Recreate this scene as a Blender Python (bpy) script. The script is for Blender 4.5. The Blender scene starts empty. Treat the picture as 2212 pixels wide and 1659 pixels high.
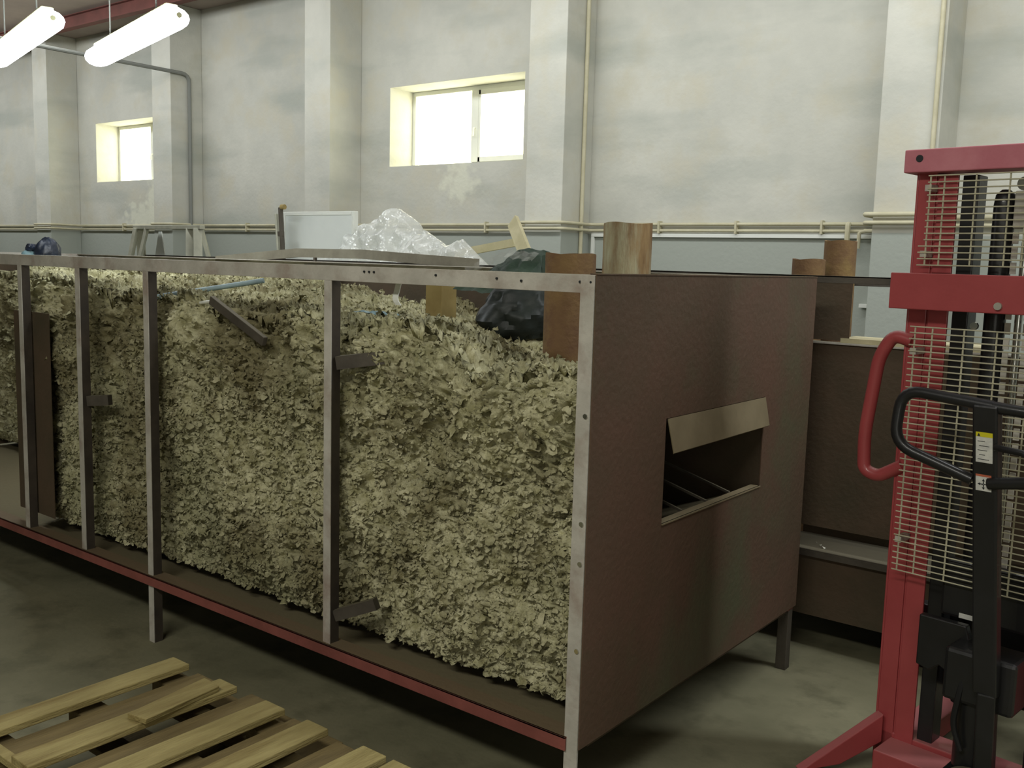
import bpy, bmesh, math, random
import numpy as np
from mathutils import Vector, Matrix
random.seed(4)
C = bpy.context.scene.collection
S = bpy.context.scene
# ------------------------------------------------------------------ camera
F, CX, CY, CZ = 2101.4, 1.4476, -2.2198, 1.65
YAW, PIT, ROL = 0.65982, 0.12457, 0.027824
c_pos = Vector((CX, CY, CZ))
c_dir = Vector((-math.sin(YAW)*math.cos(PIT), math.cos(YAW)*math.cos(PIT), -math.sin(PIT)))
_r = Vector((math.cos(YAW), math.sin(YAW), 0)); _u = _r.cross(c_dir)
c_right = _r*math.cos(ROL) + _u*math.sin(ROL)
c_up = -_r*math.sin(ROL) + _u*math.cos(ROL)
cam_d = bpy.data.cameras.new('camera'); cam = bpy.data.objects.new('camera', cam_d); C.objects.link(cam)
cam_d.sensor_width = 36; cam_d.lens = F/2212*36; cam_d.clip_start = .05; cam_d.clip_end = 200
cam.matrix_world = Matrix(((c_right.x, c_up.x, -c_dir.x, CX), (c_right.y, c_up.y, -c_dir.y, CY), (c_right.z, c_up.z, -c_dir.z, CZ), (0, 0, 0, 1)))
S.camera = cam
# ------------------------------------------------------------------ light
def lin(c): return tuple((v/255/12.92 if v/255 <= .04045 else ((v/255+.055)/1.055)**2.4) for v in c)
wd = bpy.data.worlds.new('world'); S.world = wd; wd.use_nodes = True
wd.node_tree.nodes['Background'].inputs[0].default_value = (1.0, .97, .70, 1)
wd.node_tree.nodes['Background'].inputs[1].default_value = 7.0
S.view_settings.view_transform = 'Standard'; S.view_settings.look = 'None'
S.view_settings.exposure = 0.0; S.view_settings.gamma = 1; S.view_settings.use_curve_mapping = False
def area(name, loc, target, sx, sy, power, col):
    d = bpy.data.lights.new(name, 'AREA'); d.shape = 'RECTANGLE'; d.size = sx; d.size_y = sy; d.energy = power; d.color = col
    o = bpy.data.objects.new(name, d); C.objects.link(o); o.location = loc
    o.rotation_euler = (Vector(target)-Vector(loc)).to_track_quat('-Z', 'Y').to_euler(); return o
area('hall_lamp_row', (-8.6, 2.9, 4.25), (-8.6, 5.1, 1.3), 19.2, .4, 262, (.97, 1, 1.))
area('right_lamp_row', (2.6, 2.0, 4.25), (2.0, 3.0, 0), 4, .4, 128, (.97, 1, 1.))
area('front_fill', (.4, -3.9, 4.2), (.2, -1.9, 0), 3.4, .4, 122, (1, .98, .88))  # unseen fill added on the camera side to lift wool, posts and floor
area('right_fill', (3.0, -5.2, 2.0), (-1.0, 1.0, .8), 2.5, 2.5, 27, (1, .97, .86))  # soft fill added at right behind the camera, no gate is built

# ------------------------------------------------------------------ materials
def mat(name, c1, c2=None, scale=3., rough=.7, metal=0., bump=0., bscale=40., dust=None, stretch=(1, 1, 1), c3=None, s3=1., lo=.35, hi=.65, spec=.4, coat=0):
    m = bpy.data.materials.new(name); m.use_nodes = True; nt = m.node_tree; N = nt.nodes; L = nt.links
    b = N['Principled BSDF']; b.inputs['Roughness'].default_value = rough; b.inputs['Metallic'].default_value = metal
    b.inputs['Specular IOR Level'].default_value = spec; b.inputs['Coat Weight'].default_value = coat
    tc = N.new('ShaderNodeNewGeometry'); mp = N.new('ShaderNodeMapping'); mp.inputs['Scale'].default_value = stretch
    L.new(tc.outputs['Position'], mp.inputs['Vector'])
    col = N.new('ShaderNodeRGB'); col.outputs[0].default_value = (*lin(c1), 1); out = col.outputs[0]
    def layer(out, c, sc, lo, hi, fac=1.):
        n = N.new('ShaderNodeTexNoise'); n.inputs['Scale'].default_value = sc; n.inputs['Detail'].default_value = 7; n.inputs['Roughness'].default_value = .62
        L.new(mp.outputs[0], n.inputs['Vector'])
        r = N.new('ShaderNodeMapRange'); r.inputs[1].default_value = lo; r.inputs[2].default_value = hi; r.inputs[4].default_value = fac
        L.new(n.outputs[0], r.inputs[0])
        x = N.new('ShaderNodeMix'); x.data_type = 'RGBA'; L.new(r.outputs[0], x.inputs[0]); L.new(out, x.inputs[6]); x.inputs[7].default_value = (*lin(c), 1)
        return x.outputs[2]
    if c2: out = layer(out, c2, scale, lo, hi)
    if c3: out = layer(out, c3, s3, .5, .7)
    if dust:
        sp = N.new('ShaderNodeSeparateXYZ'); L.new(tc.outputs['Normal'], sp.inputs[0])
        r = N.new('ShaderNodeMapRange'); r.inputs[1].default_value = .55; r.inputs[2].default_value = .95; r.inputs[4].default_value = .85; L.new(sp.outputs[2], r.inputs[0])
        x = N.new('ShaderNodeMix'); x.data_type = 'RGBA'; L.new(r.outputs[0], x.inputs[0]); L.new(out, x.inputs[6]); x.inputs[7].default_value = (*lin(dust), 1); out = x.outputs[2]
    L.new(out, b.inputs['Base Color'])
    if bump:
        n = N.new('ShaderNodeTexNoise'); n.inputs['Scale'].default_value = bscale; n.inputs['Detail'].default_value = 5; L.new(mp.outputs[0], n.inputs['Vector'])
        u = N.new('ShaderNodeBump'); u.inputs['Strength'].default_value = bump; u.inputs['Distance'].default_value = .01
        L.new(n.outputs[0], u.inputs['Height']); L.new(u.outputs[0], b.inputs['Normal'])
    return m
WY_ = 5.13
def wall_mat(name, stain=True):
    m = mat(name, (207, 206, 195), (190, 190, 180), 1.1, .9, bump=.25, bscale=25, c3=(199, 195, 178), s3=2.3)
    nt = m.node_tree; N = nt.nodes; L = nt.links; b = N['Principled BSDF']
    src = b.inputs['Base Color'].links[0].from_socket
    g = N.new('ShaderNodeNewGeometry'); sp = N.new('ShaderNodeSeparateXYZ'); L.new(g.outputs['Position'], sp.inputs[0])
    # streaky grey smoke marks, broad in X and low in Z
    mp = N.new('ShaderNodeMapping'); mp.inputs['Scale'].default_value = (.35, .35, 1.5); mp.inputs['Rotation'].default_value = (0, .12, 0); L.new(g.outputs['Position'], mp.inputs[0])
    n = N.new('ShaderNodeTexNoise'); n.inputs['Scale'].default_value = 1.6; n.inputs['Detail'].default_value = 8; L.new(mp.outputs[0], n.inputs['Vector'])
    r = N.new('ShaderNodeMapRange'); r.inputs[1].default_value = .5; r.inputs[2].default_value = .68; r.inputs[4].default_value = .55; L.new(n.outputs[0], r.inputs[0])
    x = N.new('ShaderNodeMix'); x.data_type = 'RGBA'; L.new(r.outputs[0], x.inputs[0]); L.new(src, x.inputs[6]); x.inputs[7].default_value = (*lin((160, 166, 158)), 1)
    # thin fresh skim patches below the windows
    for px, pz, rx, rz in ((-4.98, 2.42, .26, .22), (-10.3, 2.38, .22, .28), (-10.5, 2.12, .6, .22)):
        md = N.new('ShaderNodeVectorMath'); md.operation = 'SUBTRACT'; md.inputs[1].default_value = (px, WY_, pz); L.new(g.outputs['Position'], md.inputs[0])
        ms = N.new('ShaderNodeVectorMath'); ms.operation = 'MULTIPLY'; ms.inputs[1].default_value = (1/rx, 4, 1/rz); L.new(md.outputs[0], ms.inputs[0])
        ml = N.new('ShaderNodeVectorMath'); ml.operation = 'LENGTH'; L.new(ms.outputs[0], ml.inputs[0])
        n2 = N.new('ShaderNodeTexNoise'); n2.inputs['Scale'].default_value = 9; L.new(g.outputs['Position'], n2.inputs['Vector'])
        ad = N.new('ShaderNodeMath'); ad.operation = 'MULTIPLY_ADD'; ad.inputs[1].default_value = -2.; ad.inputs[2].default_value = 1.75; L.new(n2.outputs[0], ad.inputs[0])
        sb = N.new('ShaderNodeMath'); sb.operation = 'SUBTRACT'; L.new(ad.outputs[0], sb.inputs[0]); L.new(ml.outputs['Value'], sb.inputs[1])
        rr_ = N.new('ShaderNodeMapRange'); rr_.inputs[1].default_value = -.25; rr_.inputs[2].default_value = .25; rr_.inputs[4].default_value = .8; L.new(sb.outputs[0], rr_.inputs[0])
        z = N.new('ShaderNodeMix'); z.data_type = 'RGBA'; L.new(rr_.outputs[0], z.inputs[0]); L.new(x.outputs[2], z.inputs[6]); z.inputs[7].default_value = (*lin((218, 218, 200)), 1); x = z
    # painted dado below 1.92 m
    r2 = N.new('ShaderNodeMapRange'); r2.inputs[1].default_value = 1.925; r2.inputs[2].default_value = 1.915; L.new(sp.outputs[2], r2.inputs[0])
    y = N.new('ShaderNodeMix'); y.data_type = 'RGBA'; L.new(r2.outputs[0], y.inputs[0]); L.new(x.outputs[2], y.inputs[6]); y.inputs[7].default_value = (*lin((164, 169, 160)), 1)
    L.new(y.outputs[2], b.inputs['Base Color']); return m
def emit(name, col, st):
    m = bpy.data.materials.new(name); m.use_nodes = True; b = m.node_tree.nodes['Principled BSDF']
    b.inputs['Base Color'].default_value = (*col, 1); b.inputs['Emission Color'].default_value = (*col, 1); b.inputs['Emission Strength'].default_value = st; return m
def film(name, transp, tint=(.9, .92, .9), rough=.12, spots=60.):
    m = bpy.data.materials.new(name); m.use_nodes = True; nt = m.node_tree; N = nt.nodes; L = nt.links
    b = N['Principled BSDF']; b.inputs['Base Color'].default_value = (*tint, 1); b.inputs['Roughness'].default_value = rough; b.inputs['Specular IOR Level'].default_value = 1.
    t = N.new('ShaderNodeBsdfTransparent'); x = N.new('ShaderNodeMixShader'); x.inputs[0].default_value = transp
    L.new(b.outputs[0], x.inputs[1]); L.new(t.outputs[0], x.inputs[2]); L.new(x.outputs[0], N['Material Output'].inputs[0])
    g = N.new('ShaderNodeNewGeometry'); n = N.new('ShaderNodeTexVoronoi'); n.inputs['Scale'].default_value = spots; L.new(g.outputs['Position'], n.inputs['Vector'])
    u = N.new('ShaderNodeBump'); u.inputs['Strength'].default_value = .6; u.inputs['Distance'].default_value = .004; L.new(n.outputs[0], u.inputs['Height']); L.new(u.outputs[0], b.inputs['Normal'])
    return m
M = {}
M['wall'] = wall_mat('plaster')
M['floor'] = mat('concrete_floor', (134, 130, 104), (112, 110, 86), 1.4, .75, bump=.2, bscale=30, c3=(98, 96, 74), s3=4)
M['ceiling'] = mat('ceiling_paint', (170, 156, 146), (150, 138, 130), 1, .9)
M['beam'] = mat('red_oxide_beam', (120, 70, 62), (100, 60, 52), 3, .7)
M['steel'] = mat('raw_steel', (200, 196, 186), (172, 168, 158), 7, .5, 0, .15, 60, dust=(138, 132, 112), c3=(150, 132, 120), s3=5)
M['steel_shaded'] = mat('shaded_steel', (74, 66, 56), (54, 48, 42), 6, .7, 0)  # darker steel for the post flanges, their shade put into the colour
M['steel_mid'] = mat('grey_steel', (142, 138, 122), (118, 112, 98), 6, .6, 0, .1, 60)
M['flap'] = mat('bare_dusty_steel', (132, 120, 94), (114, 102, 78), 5, .6, 0)
M['steel_dark'] = mat('dark_steel', (92, 86, 76), (70, 64, 56), 6, .6, .1, .1, 60, dust=(112, 106, 88))
M['oxide'] = mat('red_oxide_steel', (98, 74, 60), (86, 72, 56), 2.2, .6, 0, .25, 50, c3=(84, 84, 62), s3=1.6, dust=(140, 130, 96))
M['oxide_rail'] = mat('red_oxide_rail', (150, 88, 80), (126, 74, 66), 5, .6, .1, .15, 60, dust=(112, 104, 80))
M['oxide_dark'] = mat('dark_oxide_sheet', (90, 74, 58), (74, 66, 50), 3, .7, 0, .2, 40, dust=(120, 112, 86))
M['pipe_rust'] = mat('rusty_pipe', (160, 134, 94), (120, 92, 62), 7, .85, 0, .4, 60, stretch=(2.5, 2.5, .5), c3=(184, 182, 152), s3=4)
M['pipe_brown'] = mat('brown_pipe', (132, 106, 70), (108, 80, 60), 6, .85, 0, .3, 60, c3=(150, 128, 78), s3=4)
M['cream'] = mat('cream_paint', (206, 200, 172), (188, 182, 152), 6, .6)
M['white'] = mat('white_plastic', (226, 228, 220), None, 1, .45)
M['board'] = mat('white_board', (222, 226, 222), (206, 212, 208), 2, .5)
M['cable'] = mat('dark_cable', (132, 134, 128), None, 1, .6)
M['red'] = mat('red_enamel', (172, 76, 78), (160, 68, 70), 4, .42, 0, .04, 90, coat=.3, dust=(190, 120, 120))
M['red_glare'] = mat('glare_red_enamel', (206, 132, 142), (192, 112, 124), 6, .55, 0, .05, 90, dust=(196, 150, 150))  # red enamel paled to pink, lamp glare put into the colour
M['black'] = mat('black_steel', (38, 38, 40), (30, 30, 30), 5, .38, .1, .05, 60, coat=.2)
M['rubber'] = mat('black_rubber', (26, 26, 26), None, 1, .7)
M['chrome'] = mat('chrome', (210, 210, 206), None, 1, .18, 1.)
M['wire'] = mat('zinc_wire', (214, 210, 184), (190, 186, 160), 20, .4, .2)
M['wood'] = mat('pallet_wood', (170, 156, 104), (146, 132, 84), 9, .85, 0, .5, 60, stretch=(3, .4, 3), c3=(126, 108, 64), s3=5)
M['wood_old'] = mat('old_pallet_wood', (128, 112, 74), (106, 92, 60), 9, .9, 0, .5, 60, stretch=(3, .4, 3))
M['plank'] = mat('pale_plank', (200, 192, 158), (182, 174, 138), 8, .8)
M['paleframe'] = mat('pale_grey_frame', (190, 190, 172), (168, 168, 152), 6, .7)
M['sheet'] = mat('dusty_sheet', (150, 150, 130), (128, 128, 110), 3, .7)
M['bag'] = mat('black_bin_bag', (44, 50, 46), (34, 38, 38), 6, .5, 0, .35, 14, spec=.3)
M['tarp'] = mat('dark_green_tarpaulin', (58, 76, 62), (44, 58, 48), 5, .6, 0, .4, 30, spec=.3)
M['bluecloth'] = mat('pale_blue_plastic', (150, 182, 188), (120, 152, 160), 12, .5, 0, .3, 40)
M['bluebag'] = mat('dark_blue_plastic', (46, 58, 78), (30, 36, 48), 9, .4, 0, .4, 30, spec=.6)
M['bluetube'] = mat('pale_blue_tube', (150, 172, 178), (130, 150, 156), 9, .5)
M['card'] = mat('cardboard', (160, 142, 92), (140, 122, 76), 7, .9)
M['stick_w'] = mat('sticker_white', (222, 222, 214), (200, 200, 196), 60, .5)
M['stick_y'] = mat('sticker_yellow', (214, 204, 40), None, 1, .5)
M['stick_r'] = mat('sticker_orange', (190, 104, 76), None, 1, .5)
M['ink'] = mat('ink', (36, 40, 42), None, 1, .6)
M['debris'] = mat('pale_shards', (232, 230, 214), None, 1, .3)
M['tube'] = emit('fluorescent_glow', (.93, .98, 1.), 22.)
M['cap'] = mat('lamp_end_cap', (222, 222, 180), None, 1, .5)
M['film'] = film('clear_film', .76, (.86, .88, .86), .12, 6)
M['bubble'] = film('bubble_wrap', .45, (.90, .92, .88), .1, 70)
def glass():
    m = bpy.data.materials.new('window_glass'); m.use_nodes = True; nt = m.node_tree; N = nt.nodes; L = nt.links
    t = N.new('ShaderNodeBsdfTransparent'); g = N.new('ShaderNodeBsdfGlossy'); g.inputs['Roughness'].default_value = .02
    x = N.new('ShaderNodeMixShader'); x.inputs[0].default_value = .06; L.new(t.outputs[0], x.inputs[1]); L.new(g.outputs[0], x.inputs[2]); L.new(x.outputs[0], N['Material Output'].inputs[0]); return m
M['glass'] = glass()
M['bolt'] = mat('dull_bolt', (176, 172, 160), None, 1, .4, .2)

# ------------------------------------------------------------------ mesh helpers
class MB:
    def __init__(s): s.v = []; s.f = []; s.smooth = False
    def add(s, vs, fs):
        n = len(s.v); s.v += [tuple(v) for v in vs]; s.f += [tuple(n+i for i in f) for f in fs]; return s
    def box(s, a, b, fr=None):
        x0, y0, z0 = a; x1, y1, z1 = b
        vs = [(x0,y0,z0),(x1,y0,z0),(x1,y1,z0),(x0,y1,z0),(x0,y0,z1),(x1,y0,z1),(x1,y1,z1),(x0,y1,z1)]
        if fr: vs = [fr(*v) for v in vs]
        return s.add(vs, [(0,3,2,1),(4,5,6,7),(0,1,5,4),(1,2,6,5),(2,3,7,6),(3,0,4,7)])
    def bar(s, p0, p1, w, h, up=(0,0,1)):     # rectangular bar between two points
        p0 = Vector(p0); p1 = Vector(p1); d = (p1-p0).normalized(); sd = d.cross(Vector(up))
        if sd.length < 1e-4: sd = d.cross(Vector((0,1,0)))
        sd.normalize(); u = sd.cross(d)
        o = []
        for p in (p0, p1):
            for a, b in ((-1,-1),(1,-1),(1,1),(-1,1)): o.append(p+sd*a*w/2+u*b*h/2)
        return s.add(o, [(0,1,2,3),(7,6,5,4),(0,4,5,1),(1,5,6,2),(2,6,7,3),(3,7,4,0)])
    def tube(s, pts, r, n=10, rs=None, cap=True):
        s.smooth = True
        pts = [Vector(p) for p in pts]; ref = None; rings = []
        for i, p in enumerate(pts):
            d = (pts[min(i+1, len(pts)-1)]-pts[max(i-1, 0)]).normalized()
            if ref is None: ref = d.orthogonal().normalized()
            ref = (ref-d*ref.dot(d)).normalized(); b = d.cross(ref); rr = rs[i] if rs else r
            rings.append([p+(ref*math.cos(2*math.pi*k/n)+b*math.sin(2*math.pi*k/n))*rr for k in range(n)])
        vs = [v for q in rings for v in q]; fs = []
        for i in range(len(pts)-1):
            for k in range(n): a = i*n+k; b2 = i*n+(k+1)%n; fs.append((a, b2, b2+n, a+n))
        if cap: fs += [tuple(range(n-1, -1, -1)), tuple(range((len(pts)-1)*n, len(pts)*n))]
        return s.add(vs, fs)
    def prism(s, poly, fr, t):   # polygon in (a,b) with thickness t, fr maps (a,b,c)->world
        n = len(poly); vs = [fr(a, b, 0) for a, b in poly]+[fr(a, b, t) for a, b in poly]
        fs = [tuple(range(n-1, -1, -1)), tuple(range(n, 2*n))]+[(i, (i+1) % n, n+(i+1) % n, n+i) for i in range(n)]
        return s.add(vs, fs)
    def build(s, name, m, parent=None, bev=0., sub=0):
        V = np.array(s.v, dtype=float); lo = V.min(0); hi = V.max(0); org = np.array([(lo[0]+hi[0])/2, (lo[1]+hi[1])/2, lo[2]])
        me = bpy.data.meshes.new(name); me.from_pydata([tuple(v) for v in V-org], [], s.f); me.materials.append(m)
        bm = bmesh.new(); bm.from_mesh(me); bmesh.ops.recalc_face_normals(bm, faces=bm.faces); bm.to_mesh(me); bm.free()
        if s.smooth:
            me.polygons.foreach_set('use_smooth', [True]*len(me.polygons))
            try: me.set_sharp_from_angle(angle=math.radians(40))
            except Exception: pass
        o = bpy.data.objects.new(name, me); C.objects.link(o)
        w = Vector(org)
        if parent:
            o.parent = parent; pw = Vector((0, 0, 0)); q = parent
            while q: pw += q.location; q = q.parent
            w -= pw
        o.location = w
        if bev:
            b = o.modifiers.new('bevel', 'BEVEL'); b.width = bev; b.segments = 2; b.limit_method = 'ANGLE'
        return o
def tag(o, label=None, cat=None, group=None, kind=None):
    for k, v in (('label', label), ('category', cat), ('group', group), ('kind', kind)):
        if v: o[k] = v
    return o
def empty(name, loc, label=None, cat=None, group=None, kind=None):
    o = bpy.data.objects.new(name, None); o.empty_display_size = .1; C.objects.link(o); o.location = loc
    return tag(o, label, cat, group, kind)
def box(name, a, b, m, parent=None, bev=0.): return MB().box(a, b).build(name, m, parent, bev)
def arc(pts, r=.05, n=5):     # round the corners of a polyline
    pts = [Vector(p) for p in pts]; out = [pts[0]]
    for i in range(1, len(pts)-1):
        a = (pts[i-1]-pts[i]); b = (pts[i+1]-pts[i]); rr = min(r, a.length*.45, b.length*.45)
        p0 = pts[i]+a.normalized()*rr; p2 = pts[i]+b.normalized()*rr
        for k in range(n+1): t = k/n; out.append(p0*(1-t)**2+pts[i]*2*t*(1-t)+p2*t*t)
    out.append(pts[-1]); return out
# gradient noise in numpy
_rng = np.random.RandomState(7); _perm = _rng.permutation(512); _perm = np.concatenate([_perm]*3)
_g = _rng.normal(size=(512, 3)); _g /= np.linalg.norm(_g, axis=1)[:, None]
def pn(P):
    i = np.floor(P).astype(int); f = P-i; u = f*f*f*(f*(f*6-15)+10); i &= 511; out = 0
    for dx in (0, 1):
        for dy in (0, 1):
            for dz in (0, 1):
                h = _perm[_perm[_perm[(i[:, 0]+dx) & 511]+((i[:, 1]+dy) & 511)]+((i[:, 2]+dz) & 511)]
                d = (_g[h]*(f-np.array([dx, dy, dz]))).sum(1)
                w = (u[:, 0] if dx else 1-u[:, 0])*(u[:, 1] if dy else 1-u[:, 1])*(u[:, 2] if dz else 1-u[:, 2])
                out = out+w*d
    return out*1.6
def fbm(P, o=4, g=.55):
    a = 1.; s = 0
    for k in range(o): s = s+a*pn(P*(2.03**k)+k*17.3); a *= g
    return s

# ------------------------------------------------------------------ setting
WY = 5.13; WT = .40
XL, XR, YF, ZC = -19.0, 6.5, -7.5, 4.6
tag(box('floor', (XL, YF, -.1), (XR, WY+WT, 0), M['floor']), kind='structure')
tag(box('ceiling', (XL, YF, ZC), (XR, WY+WT, ZC+.1), M['ceiling']), kind='structure')
tag(box('wall_left', (XL-.2, YF, 0), (XL, WY+WT, ZC), M['wall']), kind='structure')
tag(box('wall_right', (XR, YF, 0), (XR+.2, WY+WT, ZC), M['wall']), kind='structure')
tag(box('wall_front', (XL, YF-.2, 0), (XR, YF, ZC), M['wall']), kind='structure')
wins = [(-17.8, -16.05), (-11.72, -9.97), (-5.95, -4.2)]
WZ0, WZ1 = 2.6, 3.4
wb = MB(); x = XL
for a, b in wins:
    wb.box((x, WY, 0), (a, WY+WT, ZC)); wb.box((a, WY, 0), (b, WY+WT, WZ0)); wb.box((a, WY, WZ1), (b, WY+WT, ZC)); x = b
wb.box((x, WY, 0), (XR, WY+WT, ZC))
wall = tag(wb.build('wall_back', M['wall']), kind='structure')
cols = [-15.16, -12.19, -9.22, -6.38, -3.43, -.40, 2.55, 5.5]
for c in cols: box('column', (c-.395, WY-.44, 0), (c, WY-.001, ZC), M['wall'], wall, .006)
for i, (a, b) in enumerate(wins):
    w = empty('window_%d' % (i+1), ((a+b)/2, WY+.37, WZ0), kind='structure')
    y0, y1 = WY+.335, WY+.385; m = (a+b)/2; fw = .045
    box('frame_bar', (a, y0, WZ0), (b, y1, WZ0+fw), M['white'], w, .004)
    box('frame_bar', (a, y0, WZ1-fw), (b, y1, WZ1), M['white'], w, .004)
    box('frame_bar', (a, y0, WZ0+fw), (a+fw, y1, WZ1-fw), M['white'], w, .004)
    box('frame_bar', (b-fw, y0, WZ0+fw), (b, y1, WZ1-fw), M['white'], w, .004)
    box('mullion', (m-.045, y0-.012, WZ0+fw), (m+.045, y1, WZ1-fw), M['white'], w, .006)
    for s0, s1 in ((a+fw, m-.045), (m+.045, b-fw)):
        sash = MB()
        if s0 > m:
            for q in (((s0, y0-.01, WZ0+fw), (s1, y1, WZ0+fw+.05)), ((s0, y0-.01, WZ1-fw-.05), (s1, y1, WZ1-fw)), ((s0, y0-.01, WZ0+fw), (s0+.03, y1, WZ1-fw)), ((s1-.05, y0-.01, WZ0+fw), (s1, y1, WZ1-fw))): sash.box(*q)
            sash.build('sash', M['white'], w, .004)
        box('pane', (s0, WY+.358, WZ0+fw), (s1, WY+.364, WZ1-fw), M['glass'], w)
    hd = MB().tube([(m+.01, y0-.012, 2.98), (m+.01, y0-.04, 2.98), (m+.01, y0-.045, 2.9)], .01, 8); hd.build('handle', M['white'], w)
# ceiling beams
for k, y0 in enumerate([-5.6, -3.9, -2.2, -.5, 1.2, 2.9, 4.4]):
    tag(MB().box((XL, y0-.05, ZC-.16), (XR, y0+.05, ZC-.15)).box((XL, y0-.004, ZC-.15), (XR, y0+.004, ZC-.01)).box((XL, y0-.05, ZC-.01), (XR, y0+.05, ZC)).build('trim_%d' % (k+1), M['beam']), kind='structure')
# service pipes round the wall and columns
def wrap(z, off, x0, x1, jump=None):
    pts = [(x0, WY-off, z)]
    for c in cols:
        if x0 < c-.395-off and c+off < x1:
            pts += [(c-.395-off, WY-off, z), (c-.395-off, WY-.44-off, z), (c+off, WY-.44-off, z), (c+off, WY-off, z)]
    pts.append((x1, WY-off, z)); return pts
t = empty('service_pipes', (-6, WY-.06, 1.94), 'pair of cream painted pipes running along the wall above the grey dado', 'pipe')
for z, r in ((2.0, .014), (1.948, .0125)):
    MB().tube(arc(wrap(z, .035, XL+.1, -.86), .05, 3), r, 10).build('pipe', M['cream'], t)
for z0, z1, r in ((2.0, 2.045, .017), (1.948, 1.988, .015)):
    MB().tube(arc([(-.97, WY-.07, z0), (-.88, WY-.07, z0), (-.86, WY-.07, z1), (-.84, WY-.48, z1), (-.36, WY-.48, z1), (-.36, WY-.035, z1), (2.1, WY-.035, z1)], .03, 3), r, 10).build('pipe', M['cream'], t)
for x0 in [-11, -10.2, -8.3, -7.4, -5.6, -4.6, -2.7, -2.0, -1.3, .4, 1.3]:
    box('bracket', (x0-.008, WY-.055, 1.925), (x0+.008, WY-.001, 2.028 if x0 < 0 else 2.07), M['cream'], t)
MB().tube(arc([(-1.09, WY-.06, 2.0), (-1.09, WY-.075, 1.99), (-1.09, WY-.075, 1.85)], .02, 3), .02, 8).build('branch_pipe', M['cream'], t)
MB().tube(arc([(-.93, WY-.06, 1.95), (-1.0, WY-.085, 1.94), (-1.0, WY-.085, 1.82)], .02, 3), .014, 8).build('branch_pipe', M['cream'], t)
tag(MB().box((-3.39, WY-.03, 1.893), (-.80, WY-.001, 1.925)).box((-3.39, WY-.03, .2), (-3.36, WY-.001, 1.893)).build('cable_trunking', M['white'], None, .003), 'long white cable trunking on the wall just under the cream pipes', 'trunking')
tag(MB().box((-.975, WY-.06, 1.385), (-.80, WY-.001, 1.415)).build('cable_trunking', M['white'], None, .003), 'short white trunking low on the grey dado behind the red stacker', 'trunking')
def vpipe(name, x, y, z0, z1, r, m, label, cat): return tag(MB().tube([(x, y, z0), (x, y, z1)], r, 10).build(name, m), label, cat)
vpipe('conduit', -3.41, WY-.16, .02, ZC-.02, .018, M['cream'], 'cream vertical conduit on the column right of the double window', 'pipe')
vpipe('conduit', -.43, WY-.46, .02, ZC-.02, .016, M['cream'], 'cream vertical conduit on the column above the red stacker', 'pipe')
cb = MB().tube(arc([(-9.19, WY-.20, .1), (-9.19, WY-.20, 3.80), (-9.19, -2.0, 3.80)], .1, 4), .022, 8)
tag(cb.build('cable_pipe', M['cable']), 'grey pipe dropping down the left column and bending towards the lamps', 'pipe')

# ------------------------------------------------------------------ lamps
def lamp(e0, e1, label, wires=True):
    e0 = Vector(e0); e1 = Vector(e1); d = (e1-e0).normalized(); mid = (e0+e1)/2
    t = empty('fluorescent_lamp', mid, label, 'lamp', 'hanging fluorescent lamps')
    sd = Vector((-d.y, d.x, 0)); up = Vector((0, 0, 1))
    MB().bar(e0+up*.06+d*.08, e1+up*.06-d*.08, .06, .022).build('housing', M['cap'], t, .006)
    g = MB(); n = 14; vs = []; Ls = (e1-e0).length; st_ = [(0, .35), (.012, .7), (.035, .92), (.07, 1)]; st_ = st_+[(Ls-a, b) for a, b in reversed(st_)]
    for u_, w_ in st_:
        for k in range(n):
            a = math.pi*2*k/n; vs.append(e0+d*u_+sd*math.cos(a)*.075*w_+up*(math.sin(a)*.052*w_))
    m_ = len(st_); fs = [tuple(range(n-1, -1, -1)), tuple(range((m_-1)*n, m_*n))]
    for i in range(m_-1):
        for k in range(n): fs.append((i*n+k, i*n+(k+1) % n, (i+1)*n+(k+1) % n, (i+1)*n+k))
    g.add(vs, fs); g.smooth = True
    g.build('diffuser', M['tube'], t)
    for e, q in ((e0, 1), (e1, -1)):
        MB().tube([e-d*q*.022, e+d*q*.004], .013, 12).build('end_cap', M['cap'], t)
    for q in (.22, .78):
        p = e0.lerp(e1, q); MB().tube([p+up*.06, Vector((p.x, p.y, ZC))], .004, 6).build('hanger', M['cable'], t)
    return t
def at(x, y, ax, val):       # photograph measurement -> place in the room
    v = c_dir+c_right*((x-1106)/F)-c_up*((y-829.5)/F); i = 'XYZ'.index(ax); return c_pos+v*((val-c_pos[i])/v[i])
l0, l1 = at(206, 127, 'Z', 2.755), at(384, 34, 'Z', 2.755); m1 = at(112, 40, 'Z', 2.755)
lamp(l0, l1, 'hanging fluorescent lamp glowing white over the bin, right one of two')
lamp(m1+(l0-l1), m1, 'hanging fluorescent lamp at the upper left corner, cut off by the picture edge')

# ------------------------------------------------------------------ the steel bin
BX0, BW, BH, BB, PB = -5.6, 1.59, 1.622, .296, .265
bn = empty('steel_bin', (-2.8, .8, 0), 'long steel frame bin with a dark red end panel, filled with raw wool', 'bin')
def L_rail(name, a, b, m): return box(name, a, b, m, bn, .002)
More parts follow.
